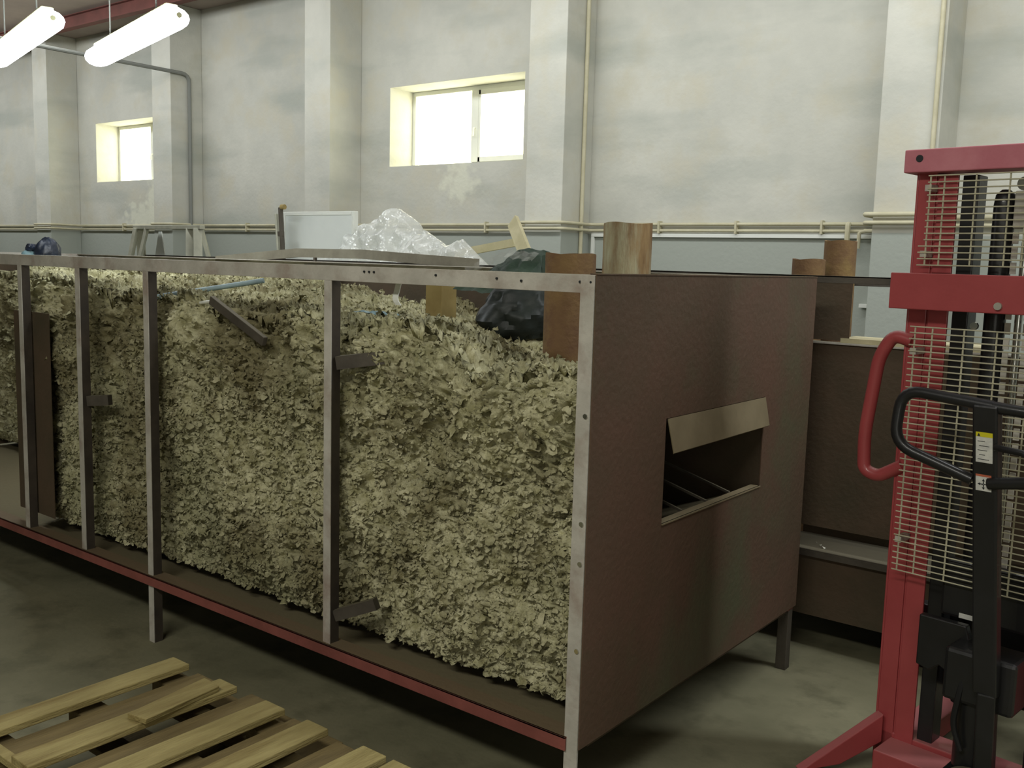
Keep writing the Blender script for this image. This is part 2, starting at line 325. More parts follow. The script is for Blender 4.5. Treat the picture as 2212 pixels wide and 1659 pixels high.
# top rails: angle iron (vertical leaf + horizontal leaf)
MB().box((BX0, 0, BH-.05), (0, .005, BH)).box((BX0, .005, BH-.005), (0, .05, BH)).build('top_rail', M['steel'], bn, .001)
MB().box((BX0, BW-.005, BH-.05), (0, BW, BH)).box((BX0, BW-.05, BH-.005), (0, BW-.005, BH)).build('top_rail', M['steel'], bn, .001)
MB().box((BX0, 0, BH-.05), (BX0+.005, BW, BH)).build('top_rail', M['steel'], bn, .001)
MB().box((BX0, -.012, BB-.042), (-.036, -.006, BB)).box((BX0, -.012, BB-.006), (-.036, .06, BB)).build('bottom_rail', M['oxide_rail'], bn, .001)
MB().box((BX0, BW-.05, BB-.04), (0, BW, BB)).build('bottom_rail', M['oxide_rail'], bn, .001)
for x0, z0 in ((-1.092, BB), (-2.198, 0), (-2.738, BB), (-3.268, BB), (-4.4, 0)):
    MB().box((x0, 0, z0), (x0+.036, .004, BH-.05)).build('post', M['steel'], bn, .001)
    MB().box((x0+.032, .0042, z0), (x0+.036, .042, BH-.05)).build('post_flange', M['steel_shaded'], bn)  # return leaf coloured darker to show its unlit side
MB().box((-.045, -.004, 0), (.0, .004, BH-.001)).box((-.045, .004, 0), (-.041, .05, BH-.05)).build('corner_post', M['steel'], bn, .001)
for (x0, y0) in ((-.044, BW-.044), (BX0, 0), (BX0, BW-.044)):
    MB().box((x0, y0, 0), (x0+.044, y0+.044, BH-.05)).build('corner_post', M['steel_dark'], bn, .002)
# end panel with letterbox slot
SY0, SY1, SZ0, SZ1 = .425, 1.165, .848, 1.183
pb = MB()
for a, b in (((0, .002, PB), (.004, SY0, BH)), ((0, SY1, PB), (.004, BW+.02, BH)), ((0, SY0, PB), (.004, SY1, SZ0)), ((0, SY0, SZ1), (.004, SY1, BH))): pb.box(a, b)
pb.box((-.018, .002, BH), (.006, BW+.02, BH+.004))
pn_o = pb.build('end_panel', M['oxide'], bn)
# bent flap hanging from the top of the slot, sill lip
MB().add([(.006, SY0+.004, SZ1-.003), (.006, SY1-.004, SZ1-.003), (.022, SY1+.01, SZ1-.108), (.022, SY0+.022, SZ1-.112),
          (.009, SY0+.004, SZ1), (.009, SY1-.004, SZ1), (.025, SY1+.01, SZ1-.105), (.025, SY0+.022, SZ1-.109)],
         [(0, 1, 2, 3), (7, 6, 5, 4), (0, 4, 5, 1), (1, 5, 6, 2), (2, 6, 7, 3), (3, 7, 4, 0)]).build('slot_flap', M['flap'], bn)
MB().box((-.03, SY0, SZ0-.004), (.008, SY1, SZ0)).build('slot_sill', M['flap'], bn)
# chute behind slot
ch = MB().box((-.55, SY0-.02, SZ0-.25), (-.54, SY1+.02, SZ1+.05)).box((-.54, SY0-.02, SZ1+.04), (-.001, SY1+.02, SZ1+.05))
ch.box((-.54, SY0-.03, SZ0-.25), (-.001, SY0-.02, SZ1+.05)).box((-.54, SY1+.02, SZ0-.25), (-.001, SY1+.03, SZ1+.05))
ch.add([(-.001, SY0-.02, SZ0-.01), (-.001, SY1+.02, SZ0-.01), (-.54, SY1+.02, SZ0-.2), (-.54, SY0-.02, SZ0-.2), (-.001, SY0-.02, SZ0-.02), (-.001, SY1+.02, SZ0-.02), (-.54, SY1+.02, SZ0-.21), (-.54, SY0-.02, SZ0-.21)],
       [(0, 3, 2, 1), (4, 5, 6, 7), (0, 1, 5, 4), (1, 2, 6, 5), (2, 3, 7, 6), (3, 0, 4, 7)])
ch.build('chute', M['oxide_dark'], bn)
for k, yy in enumerate((.62, .80, .98)):
    MB().bar((-.03, yy, SZ0+.0), (-.5, yy+.02, SZ0+.12), .008, .008).build('chute_bar', M['steel_dark'], bn)
# back sheet, floor sheet, left end sheet, brackets
box('back_panel', (BX0, BW-.009, PB), (0, BW-.006, BH-.05), M['oxide_dark'], bn)
box('bottom_sheet', (BX0+.005, .06, BB-.045), (-.005, BW-.05, BB-.04), M['oxide_dark'], bn)
box('end_panel', (BX0-.004, .05, PB), (BX0, BW-.05, BH-.05), M['oxide_dark'], bn)
tag(box('inner_plate', (-3.43, .052, .36), (-3.085, .056, 1.35), M['oxide_dark'], bn), 'dark red oxide plate hung inside the left bay')
MB().bar((-1.056, .03, 1.292), (-.87, .14, 1.325), .04, .045).build('stub_bracket', M['steel_dark'], bn)
MB().bar((-1.056, .03, .395), (-.90, .075, .462), .03, .04).build('stub_bracket', M['steel_dark'], bn)
MB().bar((-2.70, .03, .98), (-2.6, .075, .99), .03, .045).build('stub_bracket', M['steel_dark'], bn)
for x0, z0 in ((-.048, BH-.02), (-.012, BH-.02), (-.25, BH-.024), (-.34, BH-.02), (-.58, BH-.018), (-.85, BH-.016), (-.872, BH-.016), (-.895, BH-.016)):
    MB().tube([(x0, -.0045, z0), (x0, .0, z0)], .0035, 10).build('screw', M['ink'], bn)
for z0 in (1.235, .93, .815, .56, .2):
    MB().tube([(-.012, -.008, z0), (-.012, -.004, z0)], .007, 12).build('bolt', M['chrome'], bn)

# ------------------------------------------------------------------ wool fill
def wool():
    rng = np.random.RandomState(3)
    ZB = BB+.02
    def top(X, Y):
        h = np.interp(X, [-5.6, -3.4, -2.4, -1.75, -1.1, -.8, -.68, -.52, -.38, -.12, 0], [1.47, 1.49, 1.46, 1.43, 1.405, 1.41, 1.37, 1.26, 1.30, 1.33, 1.335])
        hb = np.interp(X, [-5.6, -3.4, -2.4, -1.9, -1.6, -1.2, -.6, 0], [1.50, 1.50, 1.45, 1.42, 1.39, 1.33, 1.27, 1.26])
        t = np.clip((Y-.15)/1.0, 0, 1); t = t*t*(3-2*t); return h*(1-t)+hb*t
    def yf(X): return .135+np.clip((-3.40-X)/.25, 0, 1)*.75
    nu, nf, ntp = 900, 230, 110
    X = np.linspace(BX0+.03, -.052, nu)
    v = np.concatenate([np.linspace(0, 1, nf), 1+np.linspace(0, 1, ntp+1)[1:]])
    XX, VV = np.meshgrid(X, v, indexing='ij'); XX = XX.ravel(); VV = VV.ravel()
    YF_ = yf(XX)
    Y = np.where(VV <= 1, YF_+.0*VV, YF_+(VV-1)*(BW-.07-YF_)); T = top(XX, Y)
    Z = np.where(VV <= 1, ZB+(T-ZB)*VV, T)
    # slump: rounded shoulder, slight recess at foot
    foot = np.clip((.14-(Z-ZB))/.14, 0, 1); Y = Y+foot*.03*np.where(VV <= 1, 1, 0)
    sh = np.clip((Z-(T-.16))/.16, 0, 1)**2*np.where(VV <= 1, 1, 0); Y = Y+sh*.07
    shb = np.clip(1-(Y-YF_-.07)/.2, 0, 1)*np.where(VV > 1, 1, 0); Z = Z-.015*shb
    P = np.stack([XX, Y, Z], 1)
    nrm = np.where((VV <= 1)[:, None], np.array([[0, -1, .25]]), np.array([[0, -.15, 1]])); nrm = nrm/np.linalg.norm(nrm, axis=1)[:, None]
    w = np.stack([fbm(P*5+9, 3), fbm(P*5+31, 3), fbm(P*5+57, 3)], 1)
    big = fbm(P*2.2, 3)
    mid = 1-np.abs(fbm(P*np.array([11, 9, 6.5])+w*.9, 4))*1.8
    fine = 1-np.abs(fbm(P*np.array([38, 34, 22])+w*2.2, 3))*1.8
    lock = 1-np.abs(fbm(P*np.array([15, 13, 6.])+w*1.6+3, 3))*1.9
    ztop = np.clip((Z-(T-.42))/.3, 0, 1)
    d = big*.068+mid*.034+lock*(.016+.02*ztop)+fine*.009*(1-.5*ztop)-.030
    # dark hollow running diagonally
    hol = np.exp(-(((XX+.80)*.75+(Z-1.02)*-.65)**2/.006+((XX+.80)*.6+(Z-1.02)*.8)**2/.05)); d = d-hol*.09*(VV <= 1)
    hol2 = np.exp(-((XX+1.46)**2/.002+(Z-1.28)**2/.003)); d = d-hol2*.08*(VV <= 1)
    edge = np.clip((-.06-XX)/.08, 0, 1)*np.clip((Z-ZB)/.08, .15, 1)
    d = np.clip(d, -.12, .075)
    P2 = P+nrm*(d*edge)[:, None]
    P2[:, 1] = np.clip(P2[:, 1], .048+np.where(XX > -3.45, 0, .0), BW-.012); P2[:, 0] = np.clip(P2[:, 0], BX0+.01, -.01)
    nv = len(v); idx = np.arange(nu*nv).reshape(nu, nv)
    q = np.stack([idx[:-1, :-1], idx[1:, :-1], idx[1:, 1:], idx[:-1, 1:]], -1).reshape(-1, 4)
    # clear away the region behind the chute (surface above is kept)
    V = [P2]; Q = [q]; n0 = len(P2)
    # curled tufts scattered on the surface
    a = np.linspace(-1, 1, 5); bb = np.linspace(0, 1, 4); A, B = np.meshgrid(a, bb, indexing='ij'); A = A.ravel(); B = B.ravel()
    ti = np.arange(20).reshape(5, 4); tq = np.stack([ti[:-1, :-1], ti[1:, :-1], ti[1:, 1:], ti[:-1, 1:]], -1).reshape(-1, 4)
    NT = 60000
    pick = rng.randint(0, nu*nv, NT*3)
    wgt = np.where(VV[pick] <= 1, 1., .8)*np.interp(XX[pick], [-5.6, -3.6, -2, 0], [.2, .5, .8, 1.]); wgt = wgt*(1-.65*ztop[pick]*(VV[pick] <= 1)); pick = pick[rng.rand(len(pick)) < wgt][:NT]; NT = len(pick)
    base = P2[pick]; nn = nrm[pick]+rng.normal(size=(NT, 3))*.38; nn /= np.linalg.norm(nn, axis=1)[:, None]
    ta = np.cross(nn, rng.normal(size=(NT, 3))+np.array([0, 0, 1.4])); ta /= np.linalg.norm(ta, axis=1)[:, None]
    tb = np.cross(nn, ta)
    L_ = rng.gamma(2.2, .0048, NT)[:, None]+.006; W_ = L_*rng.uniform(.25, .7, NT)[:, None]; cu = rng.uniform(.3, 1.6, NT)[:, None]
    AA = A[None]; B2 = B[None]; wdt = W_*(AA*(np.sin(np.pi*(B2*.8+.15))))
    wav = rng.normal(size=(NT, 20))*.12
    oa = wdt; ob = L_*np.sin(B2*cu*1.6)/1.4; on = L_*(1-np.cos(B2*cu*1.5))*.32+L_*wav+L_*.22*np.cos(AA*1.5)-L_*.12
    tv = base[:, None, :]+oa[..., None]*ta[:, None, :]+ob[..., None]*tb[:, None, :]+on[..., None]*nn[:, None, :]
    tv = tv.reshape(-1, 3); tv[:, 1] = np.clip(tv[:, 1], .046, BW-.012); tv[:, 0] = np.clip(tv[:, 0], BX0+.01, -.008); tv[:, 2] = np.maximum(tv[:, 2], BB+.002)
    # keep posts' rear clear
    V.append(tv); Q.append((tq[None]+(np.arange(NT)*20)[:, None, None]).reshape(-1, 4)+n0)
    V = np.concatenate(V); Q = np.concatenate(Q)
    org = np.array([-2.8, .8, .3]); V = V-org
    me = bpy.data.meshes.new('wool_fill'); me.vertices.add(len(V)); me.vertices.foreach_set('co', V.ravel())
    me.loops.add(len(Q)*4); me.loops.foreach_set('vertex_index', Q.ravel()); me.polygons.add(len(Q))
    me.polygons.foreach_set('loop_start', np.arange(len(Q))*4); me.polygons.foreach_set('loop_total', np.full(len(Q), 4)); me.polygons.foreach_set('use_smooth', np.ones(len(Q), bool))
    me.update(calc_edges=True); me.validate()
    m = bpy.data.materials.new('raw_wool'); m.use_nodes = True; nt = m.node_tree; N = nt.nodes; L = nt.links; b = N['Principled BSDF']
    b.inputs['Roughness'].default_value = .95; b.inputs['Specular IOR Level'].default_value = .15
    g = N.new('ShaderNodeNewGeometry')
    def noise(s, st=(1, 1, 1)):
        mp = N.new('ShaderNodeMapping'); mp.inputs['Scale'].default_value = st; L.new(g.outputs['Position'], mp.inputs[0])
        n = N.new('ShaderNodeTexNoise'); n.inputs['Scale'].default_value = s; n.inputs['Detail'].default_value = 6; n.inputs['Roughness'].default_value = .65; L.new(mp.outputs[0], n.inputs['Vector']); return n.outputs[0]
    def mix(f, lo, hi, A, Bc, k=1.):
        r = N.new('ShaderNodeMapRange'); r.inputs[1].default_value = lo; r.inputs[2].default_value = hi; r.inputs[4].default_value = k; L.new(f, r.inputs[0])
        x = N.new('ShaderNodeMix'); x.data_type = 'RGBA'; L.new(r.outputs[0], x.inputs[0])
        for s_, c in ((6, A), (7, Bc)):
            if isinstance(c, tuple): x.inputs[s_].default_value = (*lin(c), 1)
            else: L.new(c, x.inputs[s_])
        return x.outputs[2]
    c = mix(noise(14), .36, .62, (168, 164, 124), (216, 212, 176))
    c = mix(noise(30, (1, 1, .5)), .50, .66, c, (134, 128, 92), .55)
    c = mix(noise(2.2), .46, .60, c, (118, 110, 78), .8)
    c = mix(noise(1.3), .5, .62, c, (150, 150, 116), .5)
    c = mix(noise(6), .56, .70, c, (118, 108, 78), .6)
    c = mix(g.outputs['Random Per Island'], .72, 1., c, (232, 226, 190), .28)
    L.new(c, b.inputs['Base Color'])
    u = N.new('ShaderNodeBump'); u.inputs['Strength'].default_value = .8; u.inputs['Distance'].default_value = .012; L.new(noise(70), u.inputs['Height']); L.new(u.outputs[0], b.inputs['Normal'])
    me.materials.append(m)
    o = bpy.data.objects.new('wool_fill', me); C.objects.link(o); o.location = org
    return tag(o, 'matted greenish beige raw wool heaped inside the long steel bin', 'wool', kind='stuff')
wool()

# ------------------------------------------------------------------ second bin behind
b2 = empty('steel_bin', (-1.4, 2.6, 0), 'second dark red steel bin standing behind, with open upper half and side ledge', 'bin')
Y2, Y3, X20, X21 = 1.85, 3.35, -5.2, 1.35
MB().box((X20, Y2, 1.600), (X21, Y2+.006, 1.63)).box((X20, Y2, 1.624), (X21, Y2+.05, 1.63)).build('top_rail', M['steel_dark'], b2, .001)
MB().box((X20, Y3-.006, 1.57), (X21, Y3, 1.60)).build('top_rail', M['steel_dark'], b2, .001)
for x0 in (X20, -2.6, X21-.045):
    for y0 in (Y2+.007, Y3-.05): MB().box((x0, y0, 0), (x0+.045, y0+.04, 1.57)).build('post', M['steel_dark'], b2, .002)
MB().box((X20, Y2, .55), (X21, Y2+.005, 1.352)).build('front_panel', M['oxide_dark'], b2)
MB().box((X20, Y2+.001, 1.36), (.065, Y2+.005, 1.60)).build('upper_panel', M['oxide_dark'], b2)
MB().box((X20, Y2-.012, 1.344), (X21, Y2+.04, 1.352)).build('panel_flange', M['steel'], b2, .001)
MB().box((X20, Y2-.03, .445), (X21, Y2+.25, .452)).box((X20, Y2-.03, .42), (X21, Y2-.024, .445)).build('ledge', M['steel_dark'], b2, .001)
MB().box((X20, Y2+.24, .452), (X21, Y2+.245, .60)).build('ledge_back', M['oxide_dark'], b2)
MB().box((X20, Y2, .15), (X21, Y2+.005, .42)).build('lower_panel', M['oxide_dark'], b2)
MB().box((X20, Y3-.01, .15), (X21, Y3-.006, 1.2)).build('back_panel', M['oxide_dark'], b2)
MB().box((X20, Y2+.01, .16), (X21, Y3-.01, .165)).build('bottom_sheet', M['oxide_dark'], b2)
for i, (x, y, r) in enumerate(((-.01, Y2+.045, .012), (.015, Y2+.02, .016), (-.04, Y2+.08, .009))):
    o = MB(); rr = random.Random(i)
    vs = [(x+rr.uniform(-r, r), y+rr.uniform(-r, r), .4525+rr.uniform(0, r*1.2)) for _ in range(4)]; vs[0] = (x, y, .4525)
    o.add(vs, [(0, 1, 2), (0, 2, 3), (0, 3, 1), (1, 3, 2)]); tag(o.build('shard', M['debris']), ('tiny bright shard on the ledge of the rear bin, middle one of three', 'larger tiny bright shard nearest the front edge of the rear bin ledge', 'smallest tiny bright shard farthest back on the rear bin ledge')[i], 'shard', 'shards on the ledge')
tag(MB().box((X20, Y2+.06, 1.60), (-.42, Y3-.01, 1.606)).build('cover_sheet', M['sheet'], None), 'dusty flat grey sheet covering the rear bin under the plastic wrap', 'sheet')
for a in ((.03, Y2+.05, 1.353, .75, 1.9),):
    o = MB().box((.03, Y2-.0, 1.3525), (.60, Y2+.19, 1.372)).build('batten', M['plank'])
    tag(o, 'pale flat batten lying on the rear bin flange left of the red handle', 'plank')

def pipe(x, y, r, z0, z1, m, label, tilt=(0, 0)):
    n = 28; mb = MB(); vs = []
    for rr, zs in ((r, (z0, z1)), (r-.008, (z1, z0))):
        for z in zs:
            for k in range(n):
                a = 2*math.pi*k/n; vs.append((x+rr*math.cos(a)+tilt[0]*(z-z0), y+rr*math.sin(a)+tilt[1]*(z-z0), z+.003*math.sin(a*3+x*9)))
    fs = []
    for i in range(3):
        for k in range(n): fs.append((i*n+k, i*n+(k+1) % n, (i+1)*n+(k+1) % n, (i+1)*n+k))
    for k in range(n): fs.append((3*n+k, 3*n+(k+1) % n, (k+1) % n, k))
    mb.add(vs, fs); mb.smooth = True
    return tag(mb.build('steel_pipe', m), label, 'pipe')
pipe(-.665, 1.25, .1, 1.30, 1.82, M['pipe_rust'], 'tall rust streaked pipe end standing above the end panel', (0, 0))
pipe(-.482, .58, .088, 1.27, 1.684, M['pipe_brown'], 'short brown rusty pipe sunk into the wool beside the corner post')
pipe(-.163, 2.32, .073, .17, 1.79, M['pipe_brown'], 'pale topped brown pipe inside the rear bin, taller of two')
pipe(-.232, 2.12, .073, .17, 1.70, M['pipe_brown'], 'low brown pipe inside the rear bin, in front of the taller one')

# ------------------------------------------------------------------ clutter on top of the bins
# bent steel strip resting on the rear rim of the bin
pts = [at(465, 562, 'Y', 1.57), at(640, 546, 'Y', 1.6), at(780, 549, 'Y', 1.6), at(1030, 570, 'Y', 1.6)]
mb = MB()
vs = []
for i, p in enumerate(pts):
    for dy in (0, .02):
        for h in (-.026, .026): vs.append((p.x, p.y+dy, p.z+h))
fs = []
for i in range(3):
    a = i*4; fs += [(a, a+1, a+5, a+4), (a+2, a+6, a+7, a+3), (a+1, a+3, a+7, a+5), (a, a+4, a+6, a+2)]
fs += [(0, 2, 3, 1), (12, 13, 15, 14)]; mb.add(vs, fs)
t = empty('bent_bar', (pts[1].x, 1.6, 1.6), 'long bent grey steel bar lying across the top before the bubble wrap', 'bar')
mb.build('bar', M['steel_mid'], t)
q = at(680, 575, 'Y', 1.59); MB().box((q.x-.008, 1.585, BH), (q.x+.008, 1.60, q.z+.05)).build('support_stub', M['steel_dark'], t)
q = at(1020, 580, 'Y', 1.6)
# second thin bar lying flat under it
MB().bar(at(640, 568, 'Y', 1.66), at(730, 583, 'Y', 1.45), .035, .012).build('side_bar', M['steel_dark'], t)
# clamp frame upright beside the board
t = empty('clamp_upright', at(612, 572, 'Y', 2.2), 'two narrow dark uprights standing left of the wrapped white board', 'upright')
for (xa, ya, xb, yb, w) in ((597, 462, 604, 560, .022), (606, 448, 612, 575, .03)):
    a = at(xa, ya, 'Y', 2.2); b = at(xb, yb, 'Y', 2.2); b.z = 1.607; MB().bar(a, b, w, .02).build('upright_bar', M['paleframe'] if w < .025 else M['steel_dark'], t, .003)
a = at(611, 447, 'Y', 2.2); MB().tube([a+Vector((-.015, 0, 0)), a+Vector((.02, 0, .0))], .018, 10).build('knob', M['card'], t)
a = at(600, 500, 'Y', 2.2); MB().box((a.x-.0, 2.19, a.z-.03), (a.x+.06, 2.21, a.z+.0)).build('cross_piece', M['steel_dark'], t)
# white board wrapped in film
yb = 2.35; a = at(613, 457, 'Y', yb); b = at(767, 457, 'Y', yb)
t = empty('wrapped_board', ((a.x+b.x)/2, yb, 1.607), 'white rectangular board wrapped in shiny clear film, upright behind the bent bar', 'board')
z0, z1 = 1.607, (a.z+b.z)/2
box('panel', (a.x+.025, yb, z0+.0), (b.x-.025, yb+.02, z1-.025), M['board'], t)
box('edge_frame', (a.x, yb-.01, z0), (a.x+.025, yb+.03, z1), M['white'], t, .003); box('edge_frame', (b.x-.025, yb-.01, z0), (b.x, yb+.03, z1), M['white'], t, .003)
box('edge_frame', (a.x+.025, yb-.01, z1-.025), (b.x-.025, yb+.03, z1), M['white'], t, .003)
nx, nz = 60, 34; vs = []; 
G = np.array([(a.x+(b.x-a.x)*i/nx, yb-.018, z0+(z1-z0)*j/nz) for i in range(nx+1) for j in range(nz+1)])
rot = np.stack([(G[:, 0]*.45+G[:, 2]*.9)*26, G[:, 0]*1.5, G[:, 2]*0], 1); G[:, 1] -= .006*np.abs(pn(rot))+.004*pn(G*9)
mb = MB(); mb.smooth = True; mb.add([tuple(v) for v in G], [(i*(nz+1)+j, (i+1)*(nz+1)+j, (i+1)*(nz+1)+j+1, i*(nz+1)+j+1) for i in range(nx) for j in range(nz)]); mb.build('film', M['film'], t)
# bubble wrap heap: crumpled sheet over a lumpy profile
def crumple(name, xs, zs, yc, depth, m, label, cat, seed, base, amp=.03, thick=False):
    n, k = 120, 50; V = []
    for i in range(n+1):
        for j in range(k+1):
            u = xs[0]+(xs[-1]-xs[0])*i/n; w = j/k*2-1; h = np.interp(u, xs, zs)-base
            V.append((u, yc+w*depth*(.6+.4*min(1, h/.2)), base+h*max(0, 1-abs(w)**2.2)))
    V = np.array(V); q = fbm(V*4+seed, 2); q2 = 1-np.abs(fbm(V*np.array([7, 6, 9])+seed*3, 2))*1.7
    f = np.clip((V[:, 2]-base)/.08, 0, 1)
    V[:, 2] += f*(q*amp*.8+q2*amp*.7-amp*.4); V[:, 1] -= f*(q2*amp+q*amp); V[:, 2] = np.maximum(V[:, 2], base)
    V[:, 0] += f*fbm(V*7+5, 2)*amp*.6
    mb = MB(); mb.smooth = True; mb.add([tuple(v) for v in V], [(i*(k+1)+j, (i+1)*(k+1)+j, (i+1)*(k+1)+j+1, i*(k+1)+j+1) for i in range(n) for j in range(k)])
    return tag(mb.build(name, m), label, cat)
X = lambda px, y=2.45: at(px, 540, 'Y', y).x
Z = lambda py, y=2.45, px=900: at(px, py, 'Y', y).z
crumple('bubble_wrap', [X(p) for p in (690, 750, 780, 820, 850, 872, 900, 920, 945)], [1.64, Z(545), Z(505), Z(475), Z(457), Z(455), Z(475), Z(510), 1.62], 2.42, .22, M['bubble'], 'tall peaked heap of clear bubble wrap right of the wrapped board', 'bubble wrap', 2.2, 1.607, .022)
crumple('bubble_wrap', [X(p, 2.2) for p in (870, 900, 935, 960, 985, 1010, 1035, 1060)], [1.63, Z(525, 2.2), Z(500, 2.2), Z(520, 2.2), Z(535, 2.2), Z(518, 2.2), Z(540, 2.2), 1.615], 2.15, .16, M['bubble'], 'lower rumpled bubble wrap heap between the peaked heap and the dark tarpaulin', 'bubble wrap', 6.1, 1.607, .02)
# pale planks
a = at(1108, 478, 'Y', 2.7); b = at(1148, 545, 'Y', 2.45); b.z = 1.62
tag(MB().bar(a, b, .09, .025, (0, 1, 0)).build('leaning_plank', M['plank']), 'short cream plank leaning steeply behind the dark tarpaulin', 'plank')
a = at(985, 548, 'Y', 2.75); b = at(1112, 524, 'Y', 2.75); a.z = max(a.z, 1.64)
tag(MB().bar(a, b, .03, .05).build('sloping_plank', M['plank']), 'long cream plank sloping up from the bubble wrap to the leaning one', 'plank')
# bags in the bin
def bag(name, c, s, m, label, cat, seed, seg=56, amp=.16, flat=.6):
    V = []; n, k = seg, seg//2
    for j in range(k+1):
        for i in range(n):
            a = 2*math.pi*i/n; p = math.pi*j/k; V.append((math.sin(p)*math.cos(a), math.sin(p)*math.sin(a), -math.cos(p)))
    V = np.array(V); r = 1+amp*fbm(V*1.4+seed, 2)+amp*.45*(1-np.abs(fbm(V*2.4+seed, 2))*2)-amp*.3
    V = V*r[:, None]; V[:, 2] = np.where(V[:, 2] < -flat, -flat, V[:, 2])
    V = V*np.array(s)+np.array(c); F_ = []
    for j in range(k):
        for i in range(n): F_.append((j*n+i, j*n+(i+1) % n, (j+1)*n+(i+1) % n, (j+1)*n+i))
    mb = MB(); mb.smooth = True; mb.add([tuple(v) for v in V], F_); return tag(mb.build(name, m), label, cat)
bag('black_bag', (-.87, .82, 1.44), (.165, .18, .14), M['bag'], 'crumpled black plastic bag sunk in the wool left of the short pipe', 'bag', 3.)
# dark tarpaulin: pyramid-like crumpled sheet on top of bag
pk = at(1128, 535, 'Y', 1.05)
V = []; n = 40
l = at(1045, 592, 'Y', 1.0); r = at(1176, 545, 'Y', 1.0)
for i in range(n+1):
    for j in range(n+1):
        u = i/n; w = j/n*2-1
        x = l.x+(r.x-l.x+.05)*u; prof = np.interp(u, [0, .6, .68, .95, 1], [1.58, pk.z-.006, pk.z, r.z, 1.60])
        V.append((x, 1.0+w*.2, 1.53+(prof-1.53)*max(0, 1-abs(w)**1.6)))
V = np.array(V); V[:, 2] += .008*fbm(V*14, 3); V[:, 1] -= .02*(1-np.abs(fbm(V*9, 2))*2)
mb = MB(); mb.smooth = True; mb.add([tuple(v) for v in V], [(i*(n+1)+j, (i+1)*(n+1)+j, (i+1)*(n+1)+j+1, i*(n+1)+j+1) for i in range(n) for j in range(n)])
tag(mb.build('tarpaulin', M['tarp']), 'dark green plastic tarpaulin peaked over the black bag in the bin', 'tarpaulin')
# clear strip draped over the tarpaulin
mb = MB(); a = at(1000, 590, 'Y', .75); b = at(1100, 548, 'Y', .86); c = at(1160, 556, 'Y', .86)
vs = []
for i in range(25):
    t_ = i/24; p = a.lerp(b, t_*1.6) if t_ < .625 else b.lerp(c, (t_-.625)/.375)
    for w in (-.02, .0, .02): vs.append((p.x+w*.5, p.y-.012+.012*math.sin(i*2.1+w*90), p.z+w*.8+.005*math.sin(i*1.7)))
mb.smooth = True; mb.add(vs, [(i*3+j, i*3+j+1, (i+1)*3+j+1, (i+1)*3+j) for i in range(24) for j in range(2)])
tag(mb.build('film_strip', M['film']), 'twisted clear film strip draped across the dark tarpaulin', 'film')
# cardboard box and small blue scrap, white strip hanging from rail
a = at(952, 640, 'Y', 1.0); tag(MB().box((a.x-.045, .95, 1.36), (a.x+.05, 1.05, 1.545)).build('cardboard_box', M['card'], None, .003), 'small brown cardboard box half buried in wool left of the black bag', 'box')
mb = MB(); vs = []
for i in range(15):
    z = BH-.006-.115*i/14; x = -.815+.012*math.sin(i*.45)+.004*i/14*2
    for w in (0, .024): vs.append((x+w, .055+.003*math.sin(i*.9), z)); 
for i in range(15):
    z = BH-.006-.115*i/14; x = -.815+.012*math.sin(i*.45)+.004*i/14*2
    for w in (0, .024): vs.append((x+w, .058+.003*math.sin(i*.9), z))
fs = []
for i in range(14):
    a = 2*i; fs += [(a, a+1, a+3, a+2), (30+a, 30+a+2, 30+a+3, 30+a+1), (a, a+2, 32+a, 30+a), (a+1, 31+a, 33+a, a+3)]
fs += [(0, 30, 31, 1), (28, 29, 59, 58)]
mb.add(vs, fs); tag(mb.build('plastic_strip', M['white']), 'white plastic strip hanging from the top rail over the wool', 'strip')
def tubeobj(name, p, q, r, m, label, cat, n=12): return tag(MB().tube([p, q], r, n).build(name, m), label, cat)
tubeobj('tube', at(335, 642, 'Y', .14), at(570, 606, 'Y', .42), .011, M['bluetube'], 'pale blue plastic tube lying across the wool right of the second leg', 'tube')
tubeobj('rod', at(415, 656, 'Y', .16), at(470, 650, 'Y', .13), .007, M['white'], 'thin white rod just under the pale blue tube', 'rod')
tag(MB().bar(at(457, 648, 'Y', .09), at(572, 738, 'Y', .075), .02, .035).build('steel_bar', M['steel_dark'], None, .002), 'dark square bar slanting down into the wool under the blue tube', 'bar')
mb = MB(); rr = random.Random(5); a = at(830, 664, 'Y', .30)
G = np.array([(a.x-.08+.19*i/20, .22+.07*j/8, 1.455+.003*math.sin(i*1.3)*math.cos(j)) for i in range(21) for j in range(9)]); G[:, 2] += .01*fbm(G*30, 2)
mb.smooth = True; mb.add([tuple(v) for v in G], [(i*9+j, (i+1)*9+j, (i+1)*9+j+1, i*9+j+1) for i in range(20) for j in range(8)])
tag(mb.build('plastic_scrap', M['bluecloth']), 'pale blue plastic scrap lying on the wool under the white strip', 'scrap')
# far left items on the wool
a = at(103, 545, 'Y', 1.15); bag('dark_bag', (a.x, 1.15, 1.62), (.075, .09, .11), M['bluebag'], 'rounded black bundle on the far left end of the bin', 'bag', 5., 36, .12, 1)
a = at(72, 545, 'Y', 1.1); bag('blue_bag', (a.x, 1.1, 1.59), (.085, .07, .07), M['bluecloth'], 'pale blue crumpled bag beside the black bundle at far left', 'bag', 8., 36, .25, 1)
a = at(70, 530, 'Y', 1.08); bag('dark_blue_bag', (a.x-.01, 1.08, 1.655), (.05, .04, .03), M['bluebag'], 'small dark blue scrap of bag on top of the pale blue bag', 'bag', 9., 30, .25, 1)
